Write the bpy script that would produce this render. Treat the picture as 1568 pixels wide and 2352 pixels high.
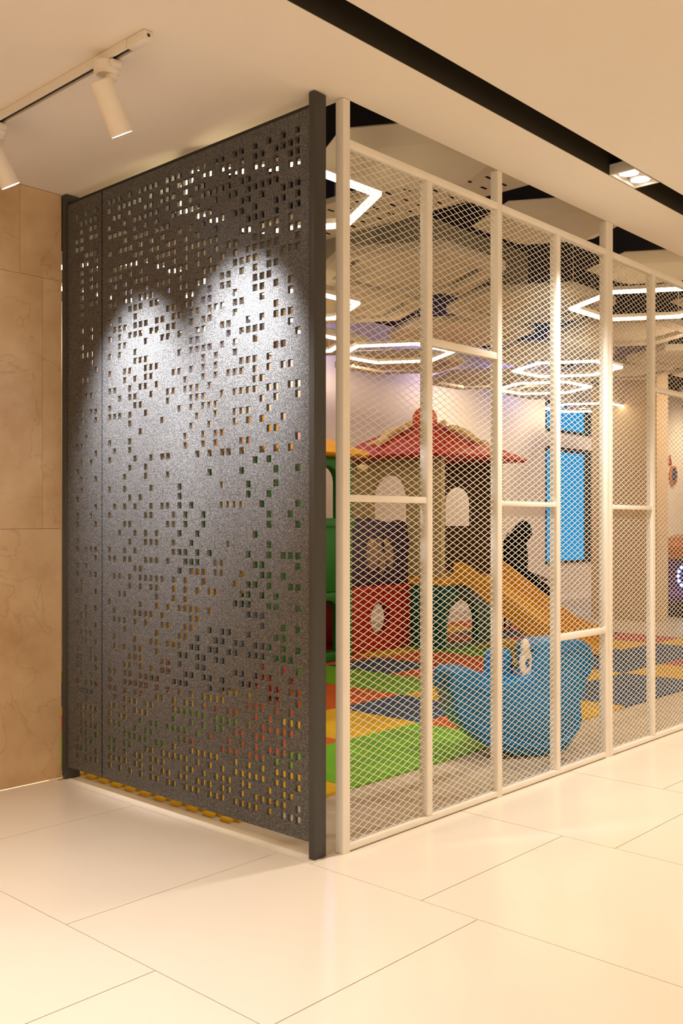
import bpy, bmesh, math, random
from mathutils import Vector, Matrix

random.seed(7)
C = bpy.context.scene.collection
S = bpy.context.scene
PI = math.pi
for o in list(bpy.data.objects):
    bpy.data.objects.remove(o)

# ------------------------------------------------------------------ camera
cam_d = bpy.data.cameras.new('camera')
cam = bpy.data.objects.new('camera', cam_d)
C.objects.link(cam)
cam.location = (0, 0, 1.3)
cam.rotation_euler = (PI / 2, 0, -math.atan2(0.734, 0.679))
cam_d.sensor_fit = 'VERTICAL'
cam_d.sensor_height = 36.0
cam_d.lens = 36.0 * 2249 / 2352
cam_d.shift_y = 24 / 2352
cam_d.clip_start = 0.05
S.camera = cam

# ------------------------------------------------------------------ world, exposure
world = bpy.data.worlds.new('world')
S.world = world
world.use_nodes = True
bg = world.node_tree.nodes['Background']
bg.inputs['Color'].default_value = (1.0, 0.70, 0.41, 1)
bg.inputs['Strength'].default_value = 0.74
S.view_settings.view_transform = 'Standard'
S.view_settings.look = 'None'
S.view_settings.exposure = 0.78
S.view_settings.gamma = 1.0
S.view_settings.use_curve_mapping = False


def aim(o, d):
    o.rotation_euler = Vector(d).to_track_quat('-Z', 'Y').to_euler()


def spot(name, loc, d, w, col, size, blend=0.6, r=0.03):
    l = bpy.data.lights.new(name, 'SPOT')
    l.energy = w
    l.color = col
    l.spot_size = math.radians(size)
    l.spot_blend = blend
    l.shadow_soft_size = r
    o = bpy.data.objects.new(name, l)
    C.objects.link(o)
    o.location = loc
    aim(o, d)
    return o


def point(name, loc, w, col, r=0.1):
    l = bpy.data.lights.new(name, 'POINT')
    l.energy = w
    l.color = col
    l.shadow_soft_size = r
    o = bpy.data.objects.new(name, l)
    C.objects.link(o)
    o.location = loc
    return o


WARM = (1.0, 0.70, 0.42)
SOFT = (1.0, 0.76, 0.50)
NEUT = (1.0, 0.91, 0.80)
COOL = (0.97, 0.97, 0.98)
# hall downlights set in the ceiling (those beyond the frame light the floor in it)
spot('downlight_lamp', (0.80, 2.1, 2.95), (-0.05, 0.0, -1), 135, (0.90, 0.94, 1.0), 96, 0.9, 0.05)
spot('downlight_lamp', (2.2, -0.2, 2.95), (0, 0, -1), 60, SOFT, 130, 0.9, 0.06)
spot('downlight_lamp', (4.8, 0.3, 2.95), (0, 0, -1), 75, SOFT, 130, 0.9, 0.06)
spot('downlight_lamp', (7.3, 1.3, 2.95), (0, 0, -1), 110, SOFT, 120, 0.9, 0.06)
spot('downlight_lamp', (-0.2, 3.3, 2.95), (0.15, 0, -1), 150, SOFT, 130, 0.9, 0.06)
# pair of unseen fill lights added to brighten the play area, no fixtures
point('play_fill', (12.6, 4.6, 2.7), 30, SOFT, 0.2)
point('play_fill', (9.3, 3.7, 2.75), 14, SOFT, 0.2)
for x in (5.6, 8.2, 11.0, 13.8, 16.6, 19.0):
    spot('wall_lamp', (x, 7.1, 3.6), (0.05, 0.55, -1), 80, (1, 0.80, 0.55), 130, 0.9, 0.25)
for x in (6.2, 8.4, 10.6, 12.8):
    point('violet_lamp', (x, 7.85, 3.5), 7.0, (0.30, 0.27, 1.0), 0.1)
point('violet_lamp', (15.2, 5.2, 2.9), 26, (0.45, 0.32, 1.0), 0.2)


# ------------------------------------------------------------------ helpers
def tag(o, label=None, cat=None, group=None, kind=None):
    if label: o['label'] = label
    if cat: o['category'] = cat
    if group: o['group'] = group
    if kind: o['kind'] = kind
    return o


def empty(name, loc, label=None, cat=None, group=None, kind=None):
    o = bpy.data.objects.new(name, None)
    o.empty_display_size = 0.1
    C.objects.link(o)
    o.location = loc
    return tag(o, label, cat, group, kind)


class MB:
    def __init__(self):
        self.v = []
        self.f = []

    def add(self, vs, fs):
        b = len(self.v)
        self.v += [tuple(p) for p in vs]
        self.f += [tuple(i + b for i in q) for q in fs]
        return self

    def box(self, x0, x1, y0, y1, z0, z1):
        return self.add([(x0, y0, z0), (x1, y0, z0), (x1, y1, z0), (x0, y1, z0), (x0, y0, z1), (x1, y0, z1), (x1, y1, z1), (x0, y1, z1)],
                        [(0, 3, 2, 1), (4, 5, 6, 7), (0, 1, 5, 4), (1, 2, 6, 5), (2, 3, 7, 6), (3, 0, 4, 7)])

    def prism(self, poly, d0, d1, fn):
        """poly: 2-d points, extruded from d0 to d1; fn(a, b, d) -> xyz"""
        n = len(poly)
        vs = [fn(a, b, d0) for a, b in poly] + [fn(a, b, d1) for a, b in poly]
        fs = [tuple(range(n))[::-1], tuple(range(n, 2 * n))]
        fs += [(i, (i + 1) % n, n + (i + 1) % n, n + i) for i in range(n)]
        return self.add(vs, fs)

    def ring(self, outer, inner, d0, d1, fn):
        """plate between an outer and an inner loop of equal length"""
        n = len(outer)
        vs = [fn(a, b, d) for d in (d0, d1) for L in (outer, inner) for a, b in L]
        fs = []
        for i in range(n):
            j = (i + 1) % n
            fs += [(i, j, n + j, n + i), (2 * n + i, 3 * n + i, 3 * n + j, 2 * n + j),
                   (i, 2 * n + i, 2 * n + j, j), (n + i, n + j, 3 * n + j, 3 * n + i)]
        return self.add(vs, fs)

    def tube(self, pts, r, n=8, caps=True):
        pts = [Vector(p) for p in pts]
        rs = r if isinstance(r, (list, tuple)) else [r] * len(pts)
        vs, fs = [], []
        up = Vector((0, 0, 1))
        for i, p in enumerate(pts):
            t = (pts[min(i + 1, len(pts) - 1)] - pts[max(i - 1, 0)]).normalized()
            a = t.cross(up if abs(t.z) < 0.95 else Vector((1, 0, 0))).normalized()
            b = t.cross(a)
            for k in range(n):
                w = 2 * PI * k / n
                vs.append(p + (a * math.cos(w) + b * math.sin(w)) * rs[i])
        for i in range(len(pts) - 1):
            for k in range(n):
                l = (k + 1) % n
                fs.append((i * n + k, i * n + l, (i + 1) * n + l, (i + 1) * n + k))
        if caps:
            fs.append(tuple(range(n))[::-1])
            fs.append(tuple(range((len(pts) - 1) * n, len(pts) * n)))
        return self.add(vs, fs)

    def lathe(self, prof, c, axis=(0, 0, 1), n=24):
        """prof: (radius, distance along axis)"""
        q = Vector((0, 0, 1)).rotation_difference(Vector(axis).normalized())
        vs, fs = [], []
        for r, h in prof:
            for k in range(n):
                w = 2 * PI * k / n
                vs.append(Vector(c) + q @ Vector((r * math.cos(w), r * math.sin(w), h)))
        m = len(prof)
        for i in range(m - 1):
            for k in range(n):
                l = (k + 1) % n
                fs.append((i * n + k, i * n + l, (i + 1) * n + l, (i + 1) * n + k))
        if prof[0][0] > 1e-5: fs.append(tuple(range(n))[::-1])
        if prof[-1][0] > 1e-5: fs.append(tuple(range((m - 1) * n, m * n)))
        return self.add(vs, fs)

    def ball(self, c, rx, ry, rz, n=20, m=12, rot=None):
        vs, fs = [], []
        for i in range(m + 1):
            t = PI * i / m
            for k in range(n):
                w = 2 * PI * k / n
                p = Vector((rx * math.sin(t) * math.cos(w), ry * math.sin(t) * math.sin(w), rz * math.cos(t)))
                if rot: p = rot @ p
                vs.append(Vector(c) + p)
        for i in range(m):
            for k in range(n):
                l = (k + 1) % n
                fs.append((i * n + k, (i + 1) * n + k, (i + 1) * n + l, i * n + l))
        return self.add(vs, fs)

    def build(self, name, mat, parent=None, bevel=0.0, seg=2, smooth=True, ang=35, origin=None, merge=True):
        me = bpy.data.meshes.new(name)
        off = Vector((0, 0, 0))
        if parent is not None:
            p = parent
            while p is not None:
                off += p.location
                p = p.parent
        if origin is not None:
            off2 = Vector(origin)
        else:
            off2 = off
        me.from_pydata([tuple(Vector(v) - off2) for v in self.v], [], self.f)
        bm = bmesh.new()
        bm.from_mesh(me)
        if merge: bmesh.ops.remove_doubles(bm, verts=bm.verts, dist=1e-5)
        bmesh.ops.recalc_face_normals(bm, faces=bm.faces)
        if bevel > 0:
            es = [e for e in bm.edges if len(e.link_faces) == 2 and e.calc_face_angle(0) > math.radians(30)]
            bmesh.ops.bevel(bm, geom=es, offset=bevel, segments=seg, profile=0.5, affect='EDGES', clamp_overlap=True)
        bm.to_mesh(me)
        bm.free()
        if smooth:
            me.polygons.foreach_set('use_smooth', [True] * len(me.polygons))
            me.set_sharp_from_angle(angle=math.radians(ang))
        me.materials.append(mat)
        o = bpy.data.objects.new(name, me)
        C.objects.link(o)
        if parent is not None:
            o.parent = parent
            if origin is not None: o.location = Vector(origin) - off
        elif origin is not None:
            o.location = origin
        return o


XZ = lambda y0: (lambda a, b, d: (a, y0 + d, b))      # profile in x,z, depth along y
YZ = lambda x0: (lambda a, b, d: (x0 + d, a, b))      # profile in y,z, depth along x
XY = lambda z0: (lambda a, b, d: (a, b, z0 + d))


def ellipse(cx, cy, rx, ry, n=32, a0=0.0):
    return [(cx + rx * math.cos(a0 + 2 * PI * k / n), cy + ry * math.sin(a0 + 2 * PI * k / n)) for k in range(n)]


def arch(x0, x1, z0, z1, n=12):
    """door-shaped loop, counter-clockwise from the low right corner"""
    cx, r = (x0 + x1) / 2, abs(x1 - x0) / 2
    hr = min(r * 0.95, (z1 - z0) * 0.7)
    pts = [(x0, z0), (cx, z0), (x1, z0), (x1, (z0 + z1 - hr) / 2)]
    pts += [(cx + (x1 - x0) / 2 * math.cos(PI * k / n), z1 - hr + hr * math.sin(PI * k / n)) for k in range(n + 1)]
    pts += [(x0, (z0 + z1 - hr) / 2)]
    return pts


def to_rect(loop, x0, x1, z0, z1):
    """push every loop point out from the loop's centre to the rectangle's border"""
    cx = sum(p[0] for p in loop) / len(loop)
    cz = sum(p[1] for p in loop) / len(loop)
    out = []
    for a, b in loop:
        dx, dz = a - cx, b - cz
        t = 1e9
        if dx > 1e-9: t = min(t, (x1 - cx) / dx)
        if dx < -1e-9: t = min(t, (x0 - cx) / dx)
        if dz > 1e-9: t = min(t, (z1 - cz) / dz)
        if dz < -1e-9: t = min(t, (z0 - cz) / dz)
        out.append([cx + dx * t, cz + dz * t])
    for X, Z in ((x0, z0), (x1, z0), (x1, z1), (x0, z1)):      # snap the nearest point to each corner
        k = min(range(len(out)), key=lambda i: (out[i][0] - X) ** 2 + (out[i][1] - Z) ** 2)
        out[k] = [X, Z]
    return [tuple(p) for p in out]


# ------------------------------------------------------------------ materials
def mat(name, col, rough=0.5, metal=0.0, spec=0.5, var=0.0, vscale=6.0, bump=0.0, bscale=60.0, coat=0.0, col2=None, detail=4):
    m = bpy.data.materials.new(name)
    m.use_nodes = True
    nt = m.node_tree
    b = nt.nodes['Principled BSDF']
    b.inputs['Roughness'].default_value = rough
    b.inputs['Metallic'].default_value = metal
    b.inputs['Specular IOR Level'].default_value = spec
    b.inputs['Coat Weight'].default_value = coat
    b.inputs['Coat Roughness'].default_value = 0.1
    c = (*col, 1)
    tc = nt.nodes.new('ShaderNodeTexCoord')
    n = nt.nodes.new('ShaderNodeTexNoise')
    n.inputs['Scale'].default_value = vscale
    n.inputs['Detail'].default_value = detail
    nt.links.new(tc.outputs['Object'], n.inputs['Vector'])
    mx = nt.nodes.new('ShaderNodeMix')
    mx.data_type = 'RGBA'
    k = 1 - var
    mx.inputs[6].default_value = c
    mx.inputs[7].default_value = (*(col2 if col2 else tuple(x * k for x in col)), 1)
    nt.links.new(n.outputs['Fac'], mx.inputs[0])
    nt.links.new(mx.outputs[2], b.inputs['Base Color'])
    if bump > 0:
        n2 = nt.nodes.new('ShaderNodeTexNoise')
        n2.inputs['Scale'].default_value = bscale
        n2.inputs['Detail'].default_value = 3
        nt.links.new(tc.outputs['Object'], n2.inputs['Vector'])
        bp = nt.nodes.new('ShaderNodeBump')
        bp.inputs['Strength'].default_value = bump
        bp.inputs['Distance'].default_value = 0.01
        nt.links.new(n2.outputs['Fac'], bp.inputs['Height'])
        nt.links.new(bp.outputs['Normal'], b.inputs['Normal'])
    return m


def emit(name, col, st, base=0.8):
    m = bpy.data.materials.new(name)
    m.use_nodes = True
    b = m.node_tree.nodes['Principled BSDF']
    b.inputs['Base Color'].default_value = (base, base, base, 1)
    b.inputs['Emission Color'].default_value = (*col, 1)
    b.inputs['Emission Strength'].default_value = st
    if base < 0.1: b.inputs['Specular IOR Level'].default_value = 0.1
    return m


M = {}
M['ceiling'] = mat('plaster_ceiling', (0.82, 0.76, 0.68), 0.9, var=0.04, vscale=2, bump=0.04, bscale=220, spec=0.2)
M['white'] = mat('white_paint', (0.86, 0.82, 0.76), 0.38, var=0.10, vscale=9, bump=0.05, bscale=40)
M['mesh'] = mat('white_mesh_paint', (0.90, 0.85, 0.77), 0.45, var=0.06, vscale=20)
M['lamp'] = mat('lamp_paint', (0.78, 0.72, 0.64), 0.4, var=0.05)
M['black'] = mat('black_paint', (0.012, 0.011, 0.010), 0.6, var=0.2, vscale=12)
M['void'] = mat('black_void', (0.012, 0.010, 0.008), 0.9, var=0.3, vscale=3, spec=0.1)
M['slot'] = mat('slot_paint', (0.055, 0.046, 0.034), 0.8, var=0.25, vscale=4, spec=0.2)
M['cream'] = mat('cream_wall', (0.78, 0.70, 0.60), 0.85, var=0.06, vscale=1.5, spec=0.2)
M['panelboard'] = mat('ceiling_board', (0.60, 0.53, 0.44), 0.85, var=0.10, vscale=4, spec=0.2, bump=0.05, bscale=90)
M['inner'] = mat('screed_floor', (0.66, 0.54, 0.40), 0.42, var=0.30, vscale=2.2, bump=0.06, bscale=14, spec=0.35)
M['grout'] = mat('grout', (0.26, 0.17, 0.09), 0.8, var=0.2, vscale=20)
M['tile'] = mat('polished_tile', (0.84, 0.77, 0.67), 0.20, var=0.10, vscale=1.6, spec=0.4, detail=6)
M['post'] = mat('dark_post', (0.055, 0.053, 0.052), 0.42, metal=0.2, var=0.25, vscale=90, bump=0.1, bscale=300)
pl = dict(rough=0.42, spec=0.3, var=0.22, vscale=5, bump=0.10, bscale=9)
M['red'] = mat('red_plastic', (0.52, 0.018, 0.012), **pl)
M['roofred'] = mat('roof_red_plastic', (0.55, 0.028, 0.020), **pl)
M['orangeball'] = mat('orange_plastic', (0.80, 0.10, 0.025), **pl)
M['purple'] = mat('purple_plastic', (0.045, 0.022, 0.09), **pl)
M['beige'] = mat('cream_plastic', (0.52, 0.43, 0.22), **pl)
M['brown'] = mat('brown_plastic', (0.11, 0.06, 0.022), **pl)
M['figure'] = mat('pale_yellow_plastic', (0.82, 0.66, 0.36), **pl)
M['teal'] = mat('teal_plastic', (0.003, 0.145, 0.13), **pl)
M['yellow'] = mat('yellow_plastic', (0.85, 0.43, 0.02), **pl)
M['slide'] = mat('amber_plastic', (0.84, 0.40, 0.003), **pl)
M['green'] = mat('green_plastic', (0.012, 0.20, 0.025), **pl)
M['navy'] = mat('navy_plastic', (0.012, 0.05, 0.16), **pl)
M['emblem'] = mat('worn_relief', (0.36, 0.24, 0.22), 0.5, var=0.5, vscale=14)
M['rocker'] = mat('bright_blue_plastic', (0.0005, 0.20, 0.50), 0.34, var=0.35, vscale=4, bump=0.15, bscale=10, spec=0.3)
M['ivory'] = mat('ivory_plastic', (0.80, 0.70, 0.58), 0.4, var=0.06)
M['dark'] = mat('dark_brown', (0.03, 0.018, 0.012), 0.6, var=0.2)
M['glassblue'] = emit('lit_blue_glass', (0.002, 0.165, 0.36), 1.0, 0.01)
M['led'] = emit('led_diffuser', (1.0, 0.80, 0.48), 7.5)
M['ledspot'] = emit('spot_glow', (0.95, 0.97, 1.0), 14.0)
M['ledwarm'] = emit('downlight_glow', (1.0, 0.95, 0.85), 4.0)
M['skin'] = mat('brown_skin', (0.16, 0.075, 0.04), 0.55, var=0.15, vscale=20)
M['cloth'] = mat('black_cloth', (0.006, 0.006, 0.007), 0.95, var=0.3, vscale=12, spec=0.05, bump=0.2, bscale=30)
M['arcpurple'] = mat('violet_cabinet', (0.10, 0.02, 0.32), 0.3, var=0.3, vscale=5)
M['arcorange'] = mat('orange_cabinet', (0.75, 0.24, 0.06), 0.35, var=0.35, vscale=9)
M['ledcyan'] = emit('cyan_bulbs', (0.10, 0.85, 1.0), 6.0)
M['ledwhite'] = emit('white_bulbs', (0.8, 0.8, 1.0), 4.0)
for n_, c_ in dict(g=(0.17, 0.46, 0.010), y=(0.80, 0.47, 0.008), o=(0.66, 0.11, 0.012), b=(0.030, 0.080, 0.19), r=(0.52, 0.07, 0.04)).items():
    M['mat_' + n_] = mat('foam_' + n_, c_, 0.75, var=0.30, vscale=7, bump=0.25, bscale=45, spec=0.25, col2=tuple(min(1, x * 0.72 + 0.012) for x in c_))


def speckle_mat():
    m = bpy.data.materials.new('speckled_grey_coat')
    m.use_nodes = True
    nt = m.node_tree
    b = nt.nodes['Principled BSDF']
    tc = nt.nodes.new('ShaderNodeTexCoord')
    v = nt.nodes.new('ShaderNodeTexNoise')
    v.inputs['Scale'].default_value = 260
    v.inputs['Detail'].default_value = 2
    nt.links.new(tc.outputs['Object'], v.inputs['Vector'])
    r = nt.nodes.new('ShaderNodeValToRGB')
    r.color_ramp.elements[0].position = 0.42
    r.color_ramp.elements[0].color = (0.045, 0.045, 0.047, 1)
    r.color_ramp.elements[1].position = 0.70
    r.color_ramp.elements[1].color = (0.22, 0.22, 0.225, 1)
    nt.links.new(v.outputs['Fac'], r.inputs['Fac'])
    nt.links.new(r.outputs['Color'], b.inputs['Base Color'])
    b.inputs['Metallic'].default_value = 0.45
    b.inputs['Roughness'].default_value = 0.40
    bp = nt.nodes.new('ShaderNodeBump')
    bp.inputs['Strength'].default_value = 0.25
    bp.inputs['Distance'].default_value = 0.002
    nt.links.new(v.outputs['Fac'], bp.inputs['Height'])
    nt.links.new(bp.outputs['Normal'], b.inputs['Normal'])
    return m


def marble_mat():
    m = bpy.data.materials.new('tan_marble')
    m.use_nodes = True
    nt = m.node_tree
    b = nt.nodes['Principled BSDF']
    b.inputs['Roughness'].default_value = 0.32
    oi = nt.nodes.new('ShaderNodeObjectInfo')
    tc = nt.nodes.new('ShaderNodeTexCoord')
    ad = nt.nodes.new('ShaderNodeVectorMath')
    ad.operation = 'MULTIPLY_ADD'
    ad.inputs[1].default_value = (1, 1, 1)
    nt.links.new(tc.outputs['Object'], ad.inputs[0])
    sc = nt.nodes.new('ShaderNodeVectorMath')
    sc.operation = 'SCALE'
    sc.inputs[0].default_value = (13, 7, 29)
    nt.links.new(oi.outputs['Random'], sc.inputs['Scale'])
    nt.links.new(sc.outputs[0], ad.inputs[2])
    n1 = nt.nodes.new('ShaderNodeTexNoise')
    n1.inputs['Scale'].default_value = 3.2
    n1.inputs['Detail'].default_value = 8
    n1.inputs['Roughness'].default_value = 0.6
    nt.links.new(ad.outputs[0], n1.inputs['Vector'])
    r1 = nt.nodes.new('ShaderNodeValToRGB')
    r1.color_ramp.elements[0].position = 0.3
    r1.color_ramp.elements[0].color = (0.52, 0.33, 0.17, 1)
    r1.color_ramp.elements[1].position = 0.72
    r1.color_ramp.elements[1].color = (0.74, 0.55, 0.34, 1)
    nt.links.new(n1.outputs['Fac'], r1.inputs['Fac'])
    n2 = nt.nodes.new('ShaderNodeTexNoise')       # thin veins where a warped noise crosses its middle
    n2.inputs['Scale'].default_value = 2.6
    n2.inputs['Detail'].default_value = 9
    n2.inputs['Distortion'].default_value = 0.7
    nt.links.new(ad.outputs[0], n2.inputs['Vector'])
    s = nt.nodes.new('ShaderNodeMath'); s.operation = 'SUBTRACT'; s.inputs[1].default_value = 0.5
    a = nt.nodes.new('ShaderNodeMath'); a.operation = 'ABSOLUTE'
    k = nt.nodes.new('ShaderNodeMapRange')
    k.inputs['From Min'].default_value = 0.0
    k.inputs['From Max'].default_value = 0.008
    k.inputs['To Min'].default_value = 0.30
    k.inputs['To Max'].default_value = 0.0
    nt.links.new(n2.outputs['Fac'], s.inputs[0])
    nt.links.new(s.outputs[0], a.inputs[0])
    nt.links.new(a.outputs[0], k.inputs['Value'])
    mx = nt.nodes.new('ShaderNodeMix'); mx.data_type = 'RGBA'
    mx.inputs[7].default_value = (0.30, 0.15, 0.06, 1)
    nt.links.new(k.outputs[0], mx.inputs[0])
    nt.links.new(r1.outputs['Color'], mx.inputs[6])
    nt.links.new(mx.outputs[2], b.inputs['Base Color'])
    return m


M['speckle'] = speckle_mat()
M['marble'] = marble_mat()

# ================================================================== the setting
H = 2.965                                   # hall ceiling
YM = 2.597                                  # front face of the mesh partition
XP = 2.698                                  # front face of the perforated screen

# floor: dark joint bed with proud tiles
fl = MB().box(-3.0, 12.0, -4.0, 4.43, -0.06, -0.004).build('floor', M['grout'], smooth=False)
tag(fl, kind='structure')
tile_mesh = {}


def tile(x0, x1, y0, y1):
    g = 0.0018
    MB().box(x0 + g, x1 - g, y0 + g, y1 - g, -0.004, 0.0).build('tile', M['tile'], fl, smooth=False)


colx = [-0.155, 0.782, 1.719, 2.657, 3.606, 4.566, 5.51, 6.455, 7.4]
offs = [2.085, 2.325, 2.803, 2.085, 1.851, 2.09, 1.851, 2.09]
for i in range(len(colx) - 1):
    x0, x1 = colx[i], colx[i + 1]
    top = 4.43 if x1 < 2.7 else 2.62
    ys = sorted(offs[i] + 0.953 * k for k in range(-6, 4))
    for k in range(len(ys) - 1):
        a, b = max(ys[k], -1.8), min(ys[k + 1], top)
        if b - a > 0.02: tile(x0, x1, a, b)
tile(2.657, 2.722, 2.62, 4.40)              # narrow border strip along the screen

inn = MB().box(2.724, 22.0, 2.622, 8.40, -0.05, -0.001).build('floor', M['inner'], smooth=False)
tag(inn, kind='structure')

# marble wall with its slabs
wl = MB().box(-2.0, 2.69, 4.445, 8.40, 0.0, 3.9).build('wall_left', M['cream'], smooth=False)
tag(wl, kind='structure')
zr = [0.004, 1.268, 2.526, 2.963]
seams = [[2.30, 1.35], [2.584, 1.62], [2.459, 1.5]]
for r in range(3):
    xs = [2.690] + seams[r] + [0.6, -0.4]
    for k in range(len(xs) - 1):
        d = random.uniform(0, 0.0012)
        s = MB().box(xs[k + 1] + 0.0008, xs[k] - 0.0008, 4.428 + d, 4.446, zr[r] + 0.0008, zr[r + 1] - 0.0008)
        s.build('slab', M['marble'], wl, smooth=False, origin=((xs[k] + xs[k + 1]) / 2, 4.437, (zr[r] + zr[r + 1]) / 2))
# back wall and the far end wall of the play room
wb = MB().box(2.69, 22.0, 8.34, 8.48, 0.0, 3.9).build('wall_back', M['cream'], smooth=False)
tag(wb, kind='structure')
tag(MB().box(22.0, 22.14, 2.6, 8.48, 0.0, 3.9).build('wall_right', M['cream'], smooth=False), kind='structure')
tag(MB().box(2.69, 21.9, 8.322, 8.339, 0.0, 0.10).build('baseboard_back', M['white'], bevel=0.003), kind='structure')
tag(MB().box(12.17, 12.52, 5.66, 6.60, 0.0, 3.88).build('column', mat('tan_column', (0.66, 0.50, 0.33), 0.75, var=0.08, vscale=2), bevel=0.006), kind='structure')
# hall ceiling around the corner, with the black light slot
ce = MB()
ce.box(-3.0, 2.835, 2.2485, 4.445, H, H + 0.10)
ce.box(2.835, 14.0, 2.2485, 2.60, H, H + 0.10)
ce.box(-3.0, 14.0, -4.0, 2.1085, H, H + 0.10)
ce = ce.build('ceiling', M['ceiling'], smooth=False, merge=False)
tag(ce, kind='structure')
sl = MB()
sl.box(-3.0, 14.0, 2.109, 2.112, H + 0.001, H + 0.26)
sl.box(-3.0, 14.0, 2.245, 2.248, H + 0.001, H + 0.26)
sl.box(-3.0, 14.0, 2.109, 2.248, H + 0.261, H + 0.275)
tag(sl.build('trim_1', M['slot'], smooth=False, merge=False), kind='structure')
# black void above the play room
vo = MB()
vo.box(2.60, 22.1, 2.55, 8.5, 3.90, 3.95)
vo.box(2.62, 22.1, 2.50, 2.54, H + 0.102, 3.9)
vo.box(2.80, 2.83, 2.54, 4.44, H + 0.102, 3.9)
vo = vo.build('ceiling', M['void'], smooth=False, merge=False)
tag(vo, kind='structure')


# hanging ceiling boards (parts of the play room's ceiling)
def hexpts(cx, cy, r, a0=0.0):
    return [(cx + r * math.cos(a0 + k * PI / 3), cy + r * math.sin(a0 + k * PI / 3)) for k in range(6)]


def tray(cx, cy, r0, r1, z0, z1):
    b = MB()
    p, q = hexpts(cx, cy, r0), hexpts(cx, cy, r1)
    vs = [(x, y, z0) for x, y in p] + [(x, y, z1) for x, y in q] + [(x, y, z1 + 0.006) for x, y in q]
    fs = [(5, 4, 3, 2, 1, 0), (12, 13, 14, 15, 16, 17)]
    for i in range(6):
        j = (i + 1) % 6
        fs += [(i, j, 6 + j, 6 + i), (6 + i, 6 + j, 12 + j, 12 + i)]
    b.add(vs, fs)
    b.build('ceiling_board', M['panelboard'], vo, smooth=False)


def plate(cx, cy, r, z, a0=0.0, slots=True):
    out, inn_ = hexpts(cx, cy, r, a0), hexpts(cx, cy, r * 0.80, a0)
    b = MB()
    b.ring(out, inn_, 0, 0.07, XY(z))
    core = hexpts(cx, cy, r * (0.70 if slots else 0.795), a0)
    b.prism(core, 0.02, 0.06, XY(z))
    b.build('ceiling_board', M['panelboard'], vo, smooth=False, bevel=0.006, seg=1, merge=False)


for cx in (3.88, 5.30, 6.74, 8.16, 9.6):
    tray(cx, 3.13, 0.345, 0.50, 3.10, 3.15)
for cx in (5.47, 7.1, 8.75, 10.4):
    plate(cx, 4.42 if cx > 5 else 4.62, 0.70, 3.08 + 0.02 * math.sin(cx * 3))
for cx in (4.35, 6.25, 7.95, 9.6, 11.3):
    plate(cx, 5.75, 0.74, 3.16, slots=cx != 7.95)
for cx in (3.6, 5.3, 7.0, 8.7, 10.4, 12.2, 14.0):
    plate(cx, 7.15, 0.76, 3.10 + 0.03 * math.cos(cx * 2))
for cx, cy in ((11.4, 3.3), (12.9, 3.9), (12.0, 4.6), (13.6, 5.2), (14.9, 4.0), (15.5, 6.0), (17.0, 5.0)):
    plate(cx, cy, 0.72, 3.12)
# slotted strip running back from the partition
sp = MB()
sp.box(4.27, 4.80, 2.66, 4.60, 3.215, 3.25)
strip = sp.build('slotted_strip', M['panelboard'], vo, smooth=False)
dk = MB()
for k in range(16):
    for j in range(3):
        y, x = 2.74 + k * 0.115, 4.34 + j * 0.15 + (0.03 if k % 2 else 0)
        dk.box(x, x + 0.05, y, y + 0.014, 3.212, 3.216)
dk.build('slot', M['void'], strip, smooth=False, merge=False)['kind'] = 'stuff'

MB().box(5.75, 7.6, 4.75, 5.0, 3.24, 3.72).build('bulkhead', M['panelboard'], vo, smooth=False)
MB().box(5.5, 5.74, 4.75, 6.6, 3.24, 3.72).build('bulkhead', M['panelboard'], vo, smooth=False)

# two tall lit blue windows in the back wall
def window(name, x0, x1, z0, z1):
    w = empty(name, ((x0 + x1) / 2, 8.335, z0))
    tag(w, kind='structure')
    b = MB()
    o_ = [(x0, z0), (x1, z0), (x1, z1), (x0, z1)]
    t = 0.05
    i_ = [(x0 + 0.004, z0 + t), (x1 - 0.36, z0 + t), (x1 - 0.36, z1 - t * 1.6), (x0 + 0.004, z1 - t * 1.6)]
    b.ring(o_, i_, -0.02, 0.0, XZ(8.335))
    b.build('window_frame', M['black'], w, smooth=False)
    MB().box(x0 + 0.004, x1 - 0.36, 8.322, 8.334, z0 + t, z1 - t * 1.6).build('pane', M['glassblue'], w, smooth=False)


window('window_1', 13.87, 15.45, 0.62, 2.54)
window('window_2', 13.87, 15.45, 2.78, 3.30)

# ================================================================== perforated screen
LO = "ebdddb55 beb76d6f 69bac76b b7d57d9b f54f96f8 5770e1a7 faa57b4d 26da90eb 7d7bf1ba ea6ad66b 571eaaf9 997473db db96cd58 4ec32c70 a41b626a 776dbb22 aed96208 3134ccae a40185e2 705ea41 99c0520c 158d5350 cb4257d6 2c9ba060 8619cb9b e9057029 8209390 20122a4 88025818 48025181 84f0ad2a 9002050 11102109"
UP = "90840888 a000090 54b50d21 818a4012 181a4011 25448040 9c90410 940ea097 dbd38861 605d934 6aea42d3 b8ab1a8 304a0399 8257a0e0 47a18025 75332c8c 10469b75 44ddb6ee 5646d825 e34c372 1ab369db ebce2e99 9f5578ea d66b5657 5d8fdebe d7095b60 b2dea55d e5870ee8 1f69f2af d9beabe9 d6e35d96 f6b6ed7d aadbbbd7"
NL = "1d 17 d 16 1e a 1f 4 f 1d a 13 1b 9 14 e 15 6 14 0 13 2 19 5 10 1d 1 0 11 9 10 1 2"
NU = "12 1 a 10 3 4 1 12 1b 0 d 1 6 10 8 e 2 8 a 0 2 1a 12 1a a 1a 16 1c 3 1b 1a 1e 15"
HS = 0.0287


def rows(lo, up, pl0, pp, k0, ul0, up_, k1):
    r = []
    for i, h in enumerate(lo.split()): r.append((pl0 + pp * (k0 + i), int(h, 16)))
    for i, h in enumerate(up.split()): r.append((ul0 + up_ * (k1 + i), int(h, 16)))
    return r


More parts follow.
